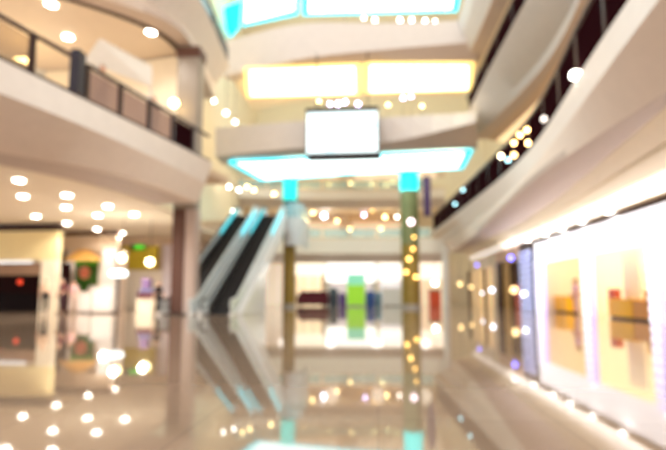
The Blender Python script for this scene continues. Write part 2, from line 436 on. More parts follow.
lum_panel([(365, 63), (474, 63), (472, 90), (365, 93)], 14.8, 'warm yellow light panel under the upper bridge, right half', warm, warme)
lum_panel([(244, -60), (300, -60), (298, 14), (242, 26)], 22.5, 'cool white skylight panel at the top left of the atrium', cool, cyane, 'skylight', .35)
lum_panel([(303, -60), (470, -60), (457, 11), (303, 15)], 22.5, 'cool white skylight panel at the top centre of the atrium', cool, cyane, 'skylight', .35)
lum_panel([(224, 8), (241, 2), (239, 28), (228, 40)], 22.4, 'cyan tinted skylight strip at the upper left edge', cyane, cyane, 'skylight', .3)

# ------------------------------------------------------------------ hanging screen
a = V(306, 112, 27.6); b = V(379, 156, 27.6)
t = thing('video_screen', 'large hanging video screen with black frame in front of the lower bridge', 'screen', ((a.x+b.x)/2, 27.6, b.z))
MB().box(a.x, b.x, 27.6, 27.9, b.z, a.z).build('housing', black, t)
MB().box(a.x, b.x, 27.5, 27.6, a.z-.06, a.z+.18).build('top_bar', black, t)
MB().box(a.x+.2, b.x+.1, 27.45, 27.6, b.z-.22, b.z+.2).build('bottom_bar', black, t)
def screen_mat():
    m = bpy.data.materials.new('screen_picture'); m.use_nodes = True; nt = m.node_tree; b_ = nt.nodes['Principled BSDF']
    tc = nt.nodes.new('ShaderNodeTexCoord'); nz = nt.nodes.new('ShaderNodeTexNoise'); nz.inputs['Scale'].default_value = .9; nz.inputs['Detail'].default_value = 2
    cr = nt.nodes.new('ShaderNodeValToRGB'); cr.color_ramp.elements[0].position = .25; cr.color_ramp.elements[1].position = .42
    cr.color_ramp.elements[0].color = s2l((120, 215, 235))+(1,); cr.color_ramp.elements[1].color = s2l((238, 255, 255))+(1,)
    nt.links.new(tc.outputs['Object'], nz.inputs['Vector']); nt.links.new(nz.outputs['Fac'], cr.inputs['Fac'])
    nt.links.new(cr.outputs['Color'], b_.inputs['Emission Color']); b_.inputs['Emission Strength'].default_value = 1.7
    b_.inputs['Base Color'].default_value = (.02, .02, .02, 1); return m
MB().box(a.x+.06, b.x-.06, 27.56, 27.6, b.z+.21, a.z-.07).build('display', screen_mat(), t)
for sx in (a.x+.6, b.x-.6):
    MB().tube([(sx, 27.75, a.z+.1), (sx, 27.75, 14.9)], .03).build('suspension_rod', darkmetal, t)

# ------------------------------------------------------------------ far galleries
def far_gallery(z0, z1, label, y=43.5):
    t = thing('balcony', label, 'balcony', (-1, y, z0))
    xs = rng(-11.9, 6.0, 16)
    f = lambda x: y+.10*(x+3)-.012*(x+3)**2
    T = [Vector((x, f(x), z1)) for x in xs]; M = [Vector((x, f(x)+.1, z0+.75)) for x in xs]; S = [Vector((x, f(x)+.8, z0)) for x in xs]
    MB().strip(T, M, (0, .3, 0)).build('fascia', white, t)
    MB().strip(M, S, (0, .3, .05)).build('sloped_underside', taupe, t)
    MB().strip([p+Vector((0, .3, -.1)) for p in T], [Vector((p.x, 48.9, z1-.1)) for p in T], (0, 0, -.3)).build('deck', tan, t)
    MB().strip([p+Vector((0, .3, .05)) for p in S], [Vector((p.x, 48.9, z0+.05)) for p in S], (0, 0, .1)).build('soffit', ceilm, t)
    return [p+Vector((0, .1, 0)) for p in T]
g1 = far_gallery(3.7, 5.75, 'lower far balcony at the end of the hall')
g2 = far_gallery(8.55, 10.1, 'upper far balcony at the end of the hall')
railing(g1, 'clear railing on the lower far balcony', 1.0, pm=clearglass, rm=tan, step=2.2, postw=.06, rail_t=.06)
railing(g2, 'clear railing on the upper far balcony', 1.0, pm=clearglass, rm=tan, step=2.2, postw=.06, rail_t=.06)

# far shopfronts on three floors: each shop a frame, glowing window and sign band
def far_shop(px0, px1, pyt, pyb, Y, label, wall, glow, gs, sign=None, band=.22, deep=.6):
    a = V(px0, pyt, Y); b = V(px1, pyb, Y)
    t = thing('shopfront', label, 'shop', ((a.x+b.x)/2, Y, b.z))
    h = a.z-b.z; w = b.x-a.x
    zb = a.z-h*band
    MB().box(a.x, b.x, Y, Y+.3, zb, a.z).build('sign_band', sign or wall, t)
    for q0, q1 in ((a.x, a.x+w*.08), (b.x-w*.08, b.x)):
        MB().box(q0, q1, Y, Y+.3, b.z, zb).build('jamb', wall, t)
    MB().box(a.x+w*.08, b.x-w*.08, Y+deep, Y+deep+.05, b.z, zb).build('lit_interior', glow if not gs else lamp('shop_glow_%s' % label[:14].replace(' ', '_'), glow, gs), t)
    for k in range(1, 3):
        x = a.x+w*k/3
        MB().box(x-.03, x+.03, Y+.05, Y+.12, b.z, zb).build('mullion', wall, t)
    return t
far_shop(293, 324, 262, 305.2, 45.5, 'warm glowing far shop behind the maroon sofa', tan, (255, 232, 196), .7, lamp('far_sign_warm', (255, 246, 226), 1.0), .3)
far_shop(326, 376, 263, 305.2, 45.5, 'far shop with a long white lit sign, behind the green totem', greyblue, (214, 204, 204), .4, lamp('far_sign_white', (255, 255, 250), 1.15), .45)
far_shop(378, 403, 263, 305.2, 45.5, 'far white shop left of the golden pillar', white, (230, 226, 230), .5, lamp('far_sign_white2', (255, 250, 240), 1.05), .4)
far_shop(418, 446, 262, 305.2, 45.5, 'far warm shop right of the golden pillar', tan, (244, 220, 190), .5, lamp('far_sign_cream', (255, 240, 220), .95), .4)
far_shop(245, 286, 240, 305.2, 45.5, 'far cream shop seen right of the escalators', cream, (240, 224, 206), .5, lamp('far_sign_left', (255, 250, 236), .9), .3)
wood = mat('pale_wood_panel', (222, 190, 152), .5, var=.15)
def far_shop_z(px0, px1, z0, z1, Y, *a_):
    def py(z):
        lo, hi = -300.0, 450.0
        for _ in range(50):
            mid = (lo+hi)/2
            if V(340, mid, Y).z > z: lo = mid
            else: hi = mid
        return lo
    return far_shop(px0, px1, py(z1), py(z0), Y, *a_)
far_shop_z(286, 345, 5.66, 8.5, 47.8, 'tan shop on the lower far balcony, left', wood, (236, 214, 186), .5, tan)
far_shop_z(347, 408, 5.66, 8.5, 47.8, 'tan shop on the lower far balcony, right', tan, (240, 214, 176), .55, wood)
far_shop_z(280, 345, 10.02, 13.4, 47.8, 'amber shop on the upper far balcony, left', wood, (238, 208, 164), .5, tan)
far_shop_z(347, 408, 10.02, 13.4, 47.8, 'amber shop on the upper far balcony, right', wood, (240, 214, 172), .5, tan)
far_shop_z(262, 345, 10.9, 14.5, 41.5, 'wood fronted shop above the lower bridge, left', wood, (228, 204, 176), .42, tan)
far_shop_z(347, 445, 10.9, 14.5, 41.5, 'wood fronted shop above the lower bridge, right', tan, (236, 214, 184), .45, wood)

# ------------------------------------------------------------------ small lamps
def make_downlight(p, r, m, label, group, wall_n=None):
    t = thing('downlight', label, 'ceiling light', tuple(p), group)
    MB().lathe([(r*1.18, .0), (r*1.18, .05), (r, .05), (r, .0)], tuple(p), 18).build('trim_ring', white, t, True)
    MB().lathe([(r*.98, -.03), (r*.7, -.055), (r*.98, .02)], tuple(p), 18).build('lens', m, t, True)
    return t
protos = {}
def place_down(p, r, m, label, group):
    k = (round(r, 3), m.name)
    if k not in protos:
        protos[k] = make_downlight(Vector(p), r, m, label, group); return protos[k]
    c = copy_tree(protos[k]); c.location = p; c['label'] = label; c['group'] = group; return c
for px, py, lb in [(19, 180, 'first of the front row, at the left edge'), (23, 196, 'second row, at the left edge'), (36, 216, 'leftmost of the row nearest the shops'),
                   (67, 195, 'second of the front row'), (66, 207, 'second row, straight below the second front one'), (67, 223, 'second of the row nearest the shops'),
                   (108, 206, 'third of the front row'), (98, 215, 'third of the second row'), (97, 229, 'third of the row nearest the shops'),
                   (134, 214, 'fourth of the front row'), (122, 233, 'fourth, above the round lamps'), (141, 238, 'near the yellow shop wall'), (162, 241, 'right beside the brown column')]:
    place_down(U(px, py, 4.42), .17, lampw, 'round downlight over the left shops, '+lb, 'downlights in the left ceiling')
for px, py, lb in [(51, 4, 'highest'), (68, 37, 'left of the column, middle'), (151, 32, 'nearest the column')]:
    place_down(U(px, py, 12.26), .22, lampw, 'round downlight above the left balcony, '+lb, 'downlights above the left balcony')
# soffit spots on the right
for i, (px, py) in enumerate([(610, 212), (583, 222), (562, 229), (545, 234), (528, 240), (510, 243)]):
    p = U(px, py, 3.74); p.z = 3.74
    place_down(p, .16, lamp('spot_soft', (255, 250, 244), 5), 'downlight above the right shops, %s from the near end' % ORD[i], 'downlights above the right shops')

def make_pendant(p, r, m, label, group, ztop):
    t = thing('pendant_lamp', label, 'lamp', tuple(p), group)
    MB().tube([(p.x, p.y, p.z+r), (p.x, p.y, ztop)], .012, 6).build('cord', darkmetal, t)
    MB().ball(p, r, n=16).build('globe', m, t, True)
    return t
def pend_row(lst, Y, ztop, fmt, group, r=.13):
    lst = sorted(lst, key=lambda q: q[0])
    for i, q in enumerate(lst):
        p = V(q[0], q[1], Y(q[0]) if callable(Y) else Y)
        make_pendant(p, .68*(q[3] if len(q) > 3 else r), q[2], fmt % ORD[i], group, ztop)
pend_row([(304, 217, lampy), (313, 213, lampy), (324, 216, lampb, .3), (337, 221, lampy), (350, 229, lampy, .22), (364, 215, lampv), (372, 210, lampg), (381, 229, lampy, .22), (385, 217, lampy, .2), (392, 208, lampg), (397, 217, lampw)],
         45.5, 8.6, 'globe lamp in the lower far gallery, %s from the left', 'globe lamps of the lower far gallery', .17)
pend_row([(305, 187, lampg), (329, 184, lampg, .22), (351, 183, lampy, .2), (372, 184, lampy), (386, 185, lampy), (393, 182, lampy)],
         45.5, 14, 'globe lamp in the upper far gallery, %s from the left', 'globe lamps of the upper far gallery', .17)
pend_row([(319, 101, lampy), (330, 104, lampv), (338, 104, lampv, .22), (345, 102, lampv, .2), (358, 104, lampv, .2), (388, 105, lampy), (403, 98, lampv), (411, 96, lampv, .2), (422, 106, lampy)],
         38, 14.7, 'globe lamp above the hanging screen, %s from the left', 'globe lamps above the lower bridge', .16)
pend_row([(345, 27, lampw, .2), (364, 18, lampw), (375, 20, lampw, .18), (400, 20, lampw, .18), (412, 20, lampw, .18), (425, 21, lampw, .18), (435, 22, lampw, .18)],
         36, 25, 'white globe lamp along the top gallery, %s from the left', 'globe lamps of the top gallery', .14)
pend_row([(203, 97, lampw, .16), (214, 101, lampw, .14), (226, 113, lampw, .17), (235, 122, lampw, .15)],
         29.5, 15, 'white globe lamp beside the upper left balcony, %s from the left', 'globe lamps beside the upper left balcony')
pend_row([(218, 178, lampw), (229, 187, lampw), (239, 190, lampw), (247, 187, lampy), (233, 211, lampw, .15), (254, 190, lampy), (274, 194, lampy)],
         37, 14, 'globe lamp above the escalators, %s from the left', 'globe lamps above the escalators', .17)
glowA = lamp('rail_glow_aqua', (170, 225, 235), 6); glowG2 = lamp('rail_glow_gold', (255, 206, 130), 14)
rl = sorted([(501, 156, lamp('rail_glow_cream', (255, 236, 190), 18)), (508, 160, glowA), (514, 143, glowG2), (514, 155, glowG2), (520, 135, glowG2), (527, 130, glowG2), (528, 143, glowG2), (544, 119, lamp('rail_glow_dim', (190, 180, 170), 6)), (463, 190, glowA), (455, 204, glowA)])
for i, (px, py, m) in enumerate(rl):  # globes added for the light spots in the dark railing glass
    Y = 20.0
    for _ in range(40):
        x = byY(RT, [Y, Y+.01, Y+.02])[0]+.02
        Y = .5*Y+.5*(V(px, py, Y).y*x/V(px, py, Y).x)
    p = V(px, py, Y)
    t = thing('rail_glow_spot', 'small glowing globe added on the dark right railing, %s from the far end' % ORD[i], 'lamp', tuple(p), 'glowing globes added on the right railing')
    MB().ball(p, .085, n=12).build('globe', m, t, True)
    MB().tube([p+Vector((.07, 0, -.02)), p+Vector((.15, 0, -.05))], .02).build('bracket', darkmetal, t)
pend_row([(477, 265, lampp, .14), (511, 258, lampp, .22), (492, 290, lampB5, .22), (482, 293, lampB5, .12), (514, 290, lampY4, .28), (524, 294, lampB5, .18), (460, 284, lampY4, .25), (471, 287, lampY4, .2), (435, 283, lampw, .3)],
         lambda px: min(41.0, 3800/(px-377)), 3.76, 'lamp ball in the dark right shops, %s from the left', 'lamp balls of the dark right shops', .15)
p = V(576, 84, 12.0)
o = MB().lathe([(.05, 0), (.12, .04), (.12, .16), (.05, .2)], (p.x, p.y, 6.02), 14).build('floodlight', lampw, None, True)
o.location = (0, 0, 0); tag(o, 'small white spotlight on the edge of the right balcony', 'lamp')
p = V(18, 60, 20); o = MB().rbox(p.x-.35, p.x+.35, 20, 20.3, p.z-.12, p.z+.12, .04).build('wall_lamp', lampy); tag(o, 'warm oblong lamp behind the left railing', 'lamp')
p = V(36, 74, 20); o = MB().ball(p, .2).build('wall_lamp', lampw, None, True); tag(o, 'round white lamp just above the left balcony edge', 'lamp')
p = V(174, 103, 20.6); o = MB().ball(p, .19).build('wall_lamp', lampy, None, True); tag(o, 'round warm lamp beside the grey column upstairs', 'lamp')

# ------------------------------------------------------------------ escalators
def escalator(xc, label):
    t = thing('escalator', label, 'escalator', (xc, 21, 0))
    y0, ya, yb, y1, H = 20.6, 21.6, 32.0, 33.2, 6.0
    def zz(y): return max(0, min(H, (y-ya)*(H/(yb-ya))))
    # truss: side profile
    prof = [(y0, .02), (y0, .1), (ya, .12), (yb, H+.05), (y1, H+.05), (y1, H-.9), (yb+.4, H-.9), (ya+1.9, .02)]
    for s in (-1, 1):
        MB().prism(prof, xc+s*.60, xc+s*.74).build('truss_cladding', mat('white_gloss_cladding', (244, 242, 240), .2), t)
    MB().prism([(ya+1.9, .02), (yb+.4, H-.9), (yb+.4, H-.8), (ya+1.7, .02)], xc-.6, xc+.6).build('underside', greyblue, t)
    # steps
    m = MB(); n = 30
    for k in range(n):
        y = ya+(yb-ya)*k/n; z = zz(y)
        m.box(xc-.58, xc+.58, y, y+(yb-ya)/n+.02, z-.1 if z > .15 else .02, z+H/n)
    m.box(xc-.55, xc+.55, y0, ya, .02, .06); m.box(xc-.55, xc+.55, yb, y1, H-.1, H+.03)
    m.build('steps', black, t)
    for s in (-1, 1):
        MB().prism([(28.6, zz(28.6)+.2), (31.8, zz(31.8)+.2), (31.8, zz(31.8)+.58), (28.6, zz(28.6)+.58)], xc+s*.64+.016, xc+s*.64+.03).build('cyan_reflection', lamp('cyan_reflection_glow', (90, 226, 240), .8), t)  # emissive sheet paints the cyan reflection on the upper glass
        A = [(y0+.1, .1), (ya, .14), (yb, H+.08), (y1-.1, H+.08), (y1-.1, H+.62), (yb, H+.62), (ya, .68), (y0+.1, .62)]
        MB().prism(A, xc+s*.64-.015, xc+s*.64+.015).build('glass_balustrade', mat('pale_white_glass', (240, 246, 248), .08, trans=.3), t)
        MB().tube([(xc+s*.64, y0+.2, .25), (xc+s*.64, y0+.02, .42), (xc+s*.64, y0+.1, .64), (xc+s*.64, ya, .71), (xc+s*.64, yb, H+.67), (xc+s*.64, y1, H+.67)], .05, 8).build('handrail', black if s < 0 else mat('pale_handrail', (210, 214, 214), .4), t, True)
        MB().prism([(ya, .13), (yb, H+.07), (yb, H+.32), (ya, .4)], xc+s*.6-.015, xc+s*.6+.015).build('skirt_panel', black, t)
    return t
escalator(-6.75, 'right escalator of the pair rising away, beside the white side panel')
t = thing('stair_wall', 'glossy white side wall under the right escalator', 'wall panel', (-6, 24, 0))
MB().prism([(21.6, .01), (26.4, .01), (26.4, 2.6), (25.2, 2.0)], -5.99, -5.9).build('panel', mat('white_gloss_cladding', (244, 242, 240), .2), t)
MB().prism([(25.2, 2.0), (26.4, 2.6), (26.4, 2.66), (25.2, 2.06)], -6.0, -5.88).build('coping', greyblue, t)
escalator(-8.55, 'left escalator of the pair rising away, half behind the brown column')
# upper landing
t = thing('landing', 'pale curved landing where the two escalators arrive', 'balcony', (-8, 33, 4.5))
arc = [Vector((-11.9, 33.4, 0)), Vector((-6.0, 33.4, 0)), Vector((-5.4, 33.0, 0)), Vector((-5.0, 33.6, 0)), Vector((-4.9, 35, 0)), Vector((-4.9, 43.4, 0))]
arc = [Vector((-5.95, 32.6, 0)), Vector((-5.5, 32.3, 0)), Vector((-5.05, 32.7, 0)), Vector((-4.9, 33.6, 0)), Vector((-4.9, 36, 0))]
arc = resample(arc, 14)
zT = [p+Vector((0, 0, 6.0)) for p in arc]; zB = [p+Vector((.0, 0, 4.1)) for p in arc]
MB().strip(zT, zB, (-.12, .12, 0)).build('fascia', greyblue, t)
MB().strip([p+Vector((0, 0, .95)) for p in zT], [p+Vector((0, 0, .02)) for p in zT], (-.03, .03, 0)).build('glass_balustrade', clearglass, t)
MB().box(-11.9, -5.1, 33.25, 34.4, 5.7, 5.95).build('deck', tan, t)

# ------------------------------------------------------------------ left shops
YS = 23.5
def xz(px, py, Y=None):
    p = V(px, py, YS if Y is None else Y); return p.x, p.z
# shop one: cream front with dark opening
xa = xz(-60, 300)[0]; xb = xz(54, 300)[0]; zt = 4.4
x38 = xz(39, 300)[0]; z_op = xz(20, 260)[1]
t = thing('shopfront', 'cream shopfront with a dark opening at the left edge', 'shop', ((xa+xb)/2, YS, 0))
MB().box(xa, xb, YS, YS+.4, z_op, 4.05).build('sign_band', mat('butter_yellow_plaster', (244, 224, 168), .6), t)
MB().box(x38, xb, YS, YS+.4, 0, z_op).build('pilaster', cream, t)
MB().box(xa, xb, YS+.05, YS+.4, 4.05, 4.4).build('top_gap', darkmetal, t)
MB().box(xa, x38, YS+2.4, YS+2.5, 0, z_op).build('interior_wall', mat('dark_maroon_wall', (40, 14, 14), .8, spec=.1), t)
MB().box(xa, x38, YS+1.2, YS+1.9, 0, .95).build('counter', mat('black_counter', (22, 12, 14), .7, spec=.1), t)
zl = xz(20, 264)[1]
MB().box(xa, x38-.02, YS+.1, YS+.2, zl-.55, zl).build('awning', mat('taupe_awning', (150, 116, 90), .6), t)
p = V(20, 282, YS+1.4); o = MB().ball(p, .12).build('lantern', lamp('lamp_red', (235, 70, 40), 1.3), None, True); tag(o, 'small red lantern glowing in the dark left shop', 'lamp')
p = V(5, 272, YS+1.6); o = MB().ball(p, .16).build('lantern', lamp('lamp_red_dim', (150, 40, 36), .7), None, True); tag(o, 'dim red lantern at the far left of the dark shop', 'lamp')
# shop two: green poster
YS = 26.4
xc0, xc1 = xz(58, 300)[0], xz(113, 300)[0]
t = thing('shopfront', 'beige shopfront with the green poster on its wall', 'shop', ((xc0+xc1)/2, YS, 0))
MB().box(xc0, xc1, YS+.1, YS+.5, 3.4, 4.15).build('sign_band', tan, t)
MB().box(xc0-.16, xc0, YS+.1, YS+.5, 0, 4.1).build('dark_jamb', darkmetal, t)
MB().box(xc0, xc1, YS+.2, YS+.5, 4.15, 4.4).build('top_gap', brown, t)
MB().box(xc0, xc1, YS+1.2, YS+1.4, 0, 3.4).build('back_wall', mat('pale_peach_wall', (242, 224, 206), .6), t)
MB().box(xz(99, 300)[0], xc1, YS+.1, YS+.4, 0, 3.4).build('pilaster', white, t)
ax, az = xz(59, 262, YS+.5); bx, bz = xz(99, 249, YS+.5)
nA = 14
MB().strip([Vector((ax+(bx-ax)*k/nA, YS+.55-.5*math.sin(PI*k/nA), az+.05)) for k in range(nA+1)], [Vector((ax+(bx-ax)*k/nA, YS+.9, az+.05+(bz-az)*math.sin(PI*(k+.5)/(nA+1)))) for k in range(nA+1)], (0, .04, 0)).build('domed_awning', mat('amber_awning', (244, 190, 110), .5, emit=(255, 190, 90), estr=.25), t)
ax, az = xz(74, 285, YS+1.1); bx, bz = xz(98, 261, YS+1.1)
o_ = thing('poster', 'green poster with a round pink figure, on the back wall of the beige shop', 'poster', ((ax+bx)/2, YS+1.15, az))
MB().box(ax, bx, YS+1.12, YS+1.18, az, bz).build('board', mat('leaf_green_print', (52, 92, 22), .5, var=.3), o_)
cxp, czp = (ax+bx)/2-.1, (az+bz)/2+.02
MB().box(ax, bx, YS+1.10, YS+1.12, bz-.2, bz).build('bright_stripe', mat('bright_green_print', (84, 190, 40), .5), o_)
MB().ball((cxp, YS+1.11, czp), .34, 1, .08, 1.1).build('pink_disc', mat('salmon_print', (236, 140, 110), .5), o_, True)
MB().ball((cxp, YS+1.10, czp+.18), .14, 1, .1, 1).build('pale_disc', mat('pale_pink_print', (246, 196, 170), .5), o_, True)
MB().prism([(cxp-.3, az), (cxp+.3, az), (cxp+.05, az-.45), (cxp-.1, az-.4)], YS+1.12, YS+1.18, 'y').build('pointed_tail', mat('leaf_green_print', (52, 92, 22)), o_)
ax, az = xz(57, 271, YS+.6); bx, bz = xz(72, 262, YS+.6)
o = MB().rbox(ax, bx, YS+.6, YS+.68, az, bz, .03).build('sign_board', lamp('sign_white', (255, 246, 236), .9)); tag(o, 'small white lit sign beside the green poster', 'sign')
# white counters
def counter(px0, px1, py, Y, depth, label, m, topm):
    x0 = V(px0, 300, Y).x; x1 = V(px1, 300, Y).x; z = V(0, py, Y).z
    z = V((px0+px1)/2, py, Y).z
    t = thing('counter', label, 'counter', ((x0+x1)/2, Y, 0))
    MB().box(x0+.04, x1-.04, Y+.06, Y+depth, 0, .1).build('plinth', grey, t)
    MB().box(x0, x1, Y, Y+depth, .1, z-.06).build('body', m, t)
    MB().rbox(x0-.04, x1+.04, Y-.04, Y+depth+.04, z-.06, z, .02).build('top', topm, t)
    return t
counter(78, 90, 292, 22.6, .7, 'white counter below the green poster', white, white)
counter(92, 112, 287, 22.4, .6, 'taller white counter left of the lamp stand', white, greyblue)
# shop three: yellow wall
YS = 29.5
xd0, xd1 = xz(113, 300)[0], xz(168, 300)[0]
t = thing('shopfront', 'yellow walled shop between white pilaster and brown column', 'shop', ((xd0+xd1)/2, YS, 0))
zy = xz(130, 270, YS+1.4)[1]
MB().box(xz(111, 300, YS+1.4)[0], xz(156, 300, YS+1.4)[0], YS+1.4, YS+1.6, zy, 4.0).build('yellow_wall', mat('mustard_wall', (214, 186, 40), .6), t)
MB().box(xz(111, 300, YS+1.4)[0], xd1, YS+1.42, YS+1.6, 0, zy).build('lower_wall', mat('ivory_wall', (244, 232, 214), .6), t)
MB().box(xz(156, 300)[0], xd1, YS+.8, YS+1, 0, 4.0).build('side_panel', mat('lilac_white_panel', (232, 220, 226), .5), t)
MB().box(xd0, xd1, YS+.2, YS+.5, 4.0, 4.4).build('sign_band', tan, t)
ax, az = xz(130, 250, YS+1.3); bx, bz = xz(146, 243, YS+1.3)
o = thing('sign_board', 'dark green sign with a bright green patch on the yellow wall', 'sign', ((ax+bx)/2, YS+1.3, az))
MB().rbox(ax, bx, YS+1.3, YS+1.38, az, bz, .02).build('board', mat('dark_green_print', (40, 62, 24), .5), o)
MB().rbox(ax+.3, bx-.1, YS+1.27, YS+1.3, az+.04, bz-.12, .01).build('bright_patch', mat('bright_green_led', (70, 200, 50), .5, emit=(70, 220, 50), estr=.5), o)
make_pendant(V(122, 258, 22.3), .19, lamp('lamp_globe', (255, 232, 170), 7), 'round warm globe lamp above the white lamp stand', 'globe lamps of the yellow shop', 4.44)
make_pendant(V(150, 262, 22.3), .19, lamp('lamp_globe', (255, 232, 170), 7), 'round warm globe lamp left of the brown column', 'globe lamps of the yellow shop', 4.44)
p = V(118.5, 273.5, 22.0)
t = thing('lamp_stand', 'standing lamp with flat white shade on a dark pole', 'lamp', (p.x, 22.0, 0))
MB().lathe([(.22, 0), (.2, .04), (.03, .06)], (p.x, 22.0, 0)).build('base', darkmetal, t, True)
MB().tube([(p.x, 22, .05), (p.x, 22, p.z-.2)], [.05, .07]).build('pole', mat('dark_grey_pole', (66, 60, 62), .4), t, True)
MB().lathe([(.1, -.17), (.34, -.12), (.4, 0), (.34, .12), (.1, .17)], tuple(p)).build('shade', lamp('shade_white', (236, 250, 255), 2), t, True)
# goods display: purple and maroon parcels on a stand
xq0 = V(136, 300, 22.6).x; xq1 = V(153, 300, 22.6).x
t = thing('display_stand', 'ivory stand loaded with purple and maroon goods in the yellow shop', 'stand', ((xq0+xq1)/2, 22.6, 0))
MB().box(xq0, xq1, 22.6, 23.1, 0, .62).build('plinth', cream, t)
MB().rbox(xq0-.03, xq1+.03, 22.57, 23.13, .62, .68, .02).build('top', cream, t)
prev = [('violet bolster lying on the ivory stand, topmost', (124, 96, 140), (xq0+.2, xq1-.25, 1.12, 1.62)), ('slate blue box on the ivory stand, middle', (110, 116, 160), (xq0+.1, xq1-.05, .96, 1.12)), ('maroon box lowest on the ivory stand', (90, 30, 44), (xq0+.02, xq1-.1, .68, .96))]
for lb, c, (u0, u1, w0, w1) in prev:
    o = thing('gift_box', lb, 'box', ((u0+u1)/2, 22.8, w0), 'goods on the ivory stand')
    MB().rbox(u0, u1, 22.66, 23.04, w0+.002, w1-.04, .03).build('carton', mat('goods_%d' % c[0], c, .5), o)
    MB().rbox(u0-.01, u1+.01, 22.65, 23.05, w1-.05, w1-.002, .01).build('lid', mat('goods_lid_%d' % c[0], tuple(min(255, v+30) for v in c), .5), o)

# ------------------------------------------------------------------ right lit shop
XS = 8.1
def yz(px, py, X=XS):
    d = ray(px, py); tt = X/d.x; q = Vector((0, 0, CAM_H))+d*tt; return q.y, q.z
ya_, _ = yz(537, 300); yb_, _ = yz(587, 300); yc_, _ = yz(655, 300)
print('shop right', ya_, yb_, yc_)
ye_ = 8.0
ledw = lamp('led_white', (246, 246, 255), 1.0)
ledv = lamp('led_lilac', (204, 196, 255), .7)
t = thing('shopfront', 'brilliant white lit shopfront on the right with warm yellow interior', 'shop', (XS, 18, 0))
ztop = 3.45
def ffill(y0, y1, z0, z1, m, nm, x0=XS, x1=XS+.3): return MB().box(x0, x1, y0, y1, z0, z1).build(nm, m, t)
ffill(ye_, ya_, 2.45, ztop, ledw, 'sign_band')
ffill(ye_, ya_, ztop, 3.7, darkmetal, 'top_gap', XS+.1)
for i, (yc0, wdt) in enumerate([(ya_-.45, .9), (yb_, .62), (yc_, .5), (10.2, .5)]):
    m = MB(); k = 0; z = .05
    c_ = ffill(yc0-wdt/2, yc0+wdt/2, .0, 2.45, ledv, 'led_column', XS-.02, XS+.2)
    m = MB()
    while z < 2.4:
        m.rbox(XS-.09, XS-.025, yc0-wdt/2+.04, yc0+wdt/2-.04, z, z+.2, .02); z += .29
    m.build('light_bars', ledw, c_)
# inside
MB().box(10.45, 10.58, ye_, ya_-.1, 0, 3.4).build('interior_wall', mat('honey_glow_wall', (255, 240, 205), .6, emit=(255, 232, 176), estr=.55), t)  # shop's interior light put into the wall as warm emission
MB().box(XS+.3, 10.5, ya_-.15, ya_-.05, 0, 3.4).build('side_wall', cream, t)
MB().box(XS+.3, 10.5, ye_, ya_, 3.4, 3.5).build('shop_ceiling', lamp('shop_ceiling_glow', (255, 240, 210), .9), t)
MB().box(9.3, 9.5, yb_-1.6, yb_-.4, 0, 2.45).build('partition', cream, t)
MB().box(9.7, 9.95, yc_+.2, yb_-1.9, 1.75, 2.6).build('lit_shelf_panel', lamp('shelf_glow', (255, 250, 230), 2.0), t)
def ycounter(y0, y1, X, d, h, label, m, topm):
    t2 = thing('counter', label, 'counter', (X+d/2, (y0+y1)/2, 0))
    MB().box(X+.05, X+d, y0+.03, y1-.03, 0, .08).build('plinth', darkmetal, t2)
    MB().box(X, X+d, y0, y1, .08, h-.05).build('body', m, t2)
    MB().rbox(X-.03, X+d+.03, y0-.03, y1+.03, h-.05, h, .02).build('top', topm, t2)
yel = mat('amber_yellow_panel', (250, 190, 20), .4)
ycounter(yz(565, 300, 8.9)[0], yz(551, 300, 8.9)[0], 8.9, .6, .8, 'small amber yellow counter deeper in the lit shop', yel, yel)
ycounter(yz(631, 300, 8.6)[0], yz(608, 300, 8.6)[0], 8.6, .6, .72, 'large amber yellow counter near the right LED column', yel, yel)
ycounter(yz(654, 300, 8.62)[0], yz(632, 300, 8.62)[0], 8.62, .6, .66, 'caramel brown counter at the right end of the lit shop', mat('caramel_panel', (214, 150, 80), .4), mat('caramel_top', (190, 126, 62), .35))
for i, (px, py, c, lb) in enumerate([(613, 287, (205, 90, 60), 'red goods box on the large amber counter'), (650, 288, (240, 190, 110), 'straw coloured goods box on the caramel counter')]):
    y, z = yz(px, 304, 8.8); o = thing('goods_box', lb, 'box', (8.85, y, .74 if i == 0 else .67))
    h0 = .72 if i == 0 else .66
    MB().rbox(8.75, 9.0, y-.25, y+.25, h0+.002, h0+.3, .02).build('carton', mat('gb_%d' % i, c, .5), o)
    MB().rbox(8.74, 9.01, y-.26, y+.26, h0+.3, h0+.36, .01).build('lid', mat('gbl_%d' % i, tuple(min(255, v+20) for v in c), .5), o)

# ------------------------------------------------------------------ right darker shops, behind the lit one
y535, _ = yz(535, 300); y520, _ = yz(521, 300); y497, _ = yz(497, 300); y475, _ = yz(476, 300)
t = thing('shopfront', 'bluish LED striped shopfront next to the brilliant white one', 'shop', (XS, (y535+y520)/2, 0))
MB().box(XS, XS+.3, y535+.25, y520, 3.2, 3.75).build('sign_band', darkmetal, t)
w_ = MB().box(XS, XS+.2, y535+.25, y520, 0, 3.2).build('panel', mat('slate_blue_panel', (88, 96, 130), .4), t)
m = MB(); z = .1
while z < 3.1: m.box(XS-.06, XS-.005, y535+.35, y520-.1, z, z+.13); z += .3
m.build('light_bars', lamp('led_blue', (196, 206, 255), .9), w_)
t = thing('shopfront', 'dark brown shop entrance with a red cabinet, right of the centre', 'shop', (XS, (y520+y497)/2, 0))
MB().box(XS, XS+.3, y520+.02, y497, 3.0, 3.75).build('sign_band', mat('peach_band', (214, 180, 160), .5), t)
MB().box(XS+.9, XS+1, y520+.02, y497, 0, 3.0).build('interior_wall', mat('dark_brown_wall', (62, 30, 24), .5), t)
MB().box(XS, XS+.3, y497-.7, y497, 0, 3.0).build('jamb', darkmetal, t)
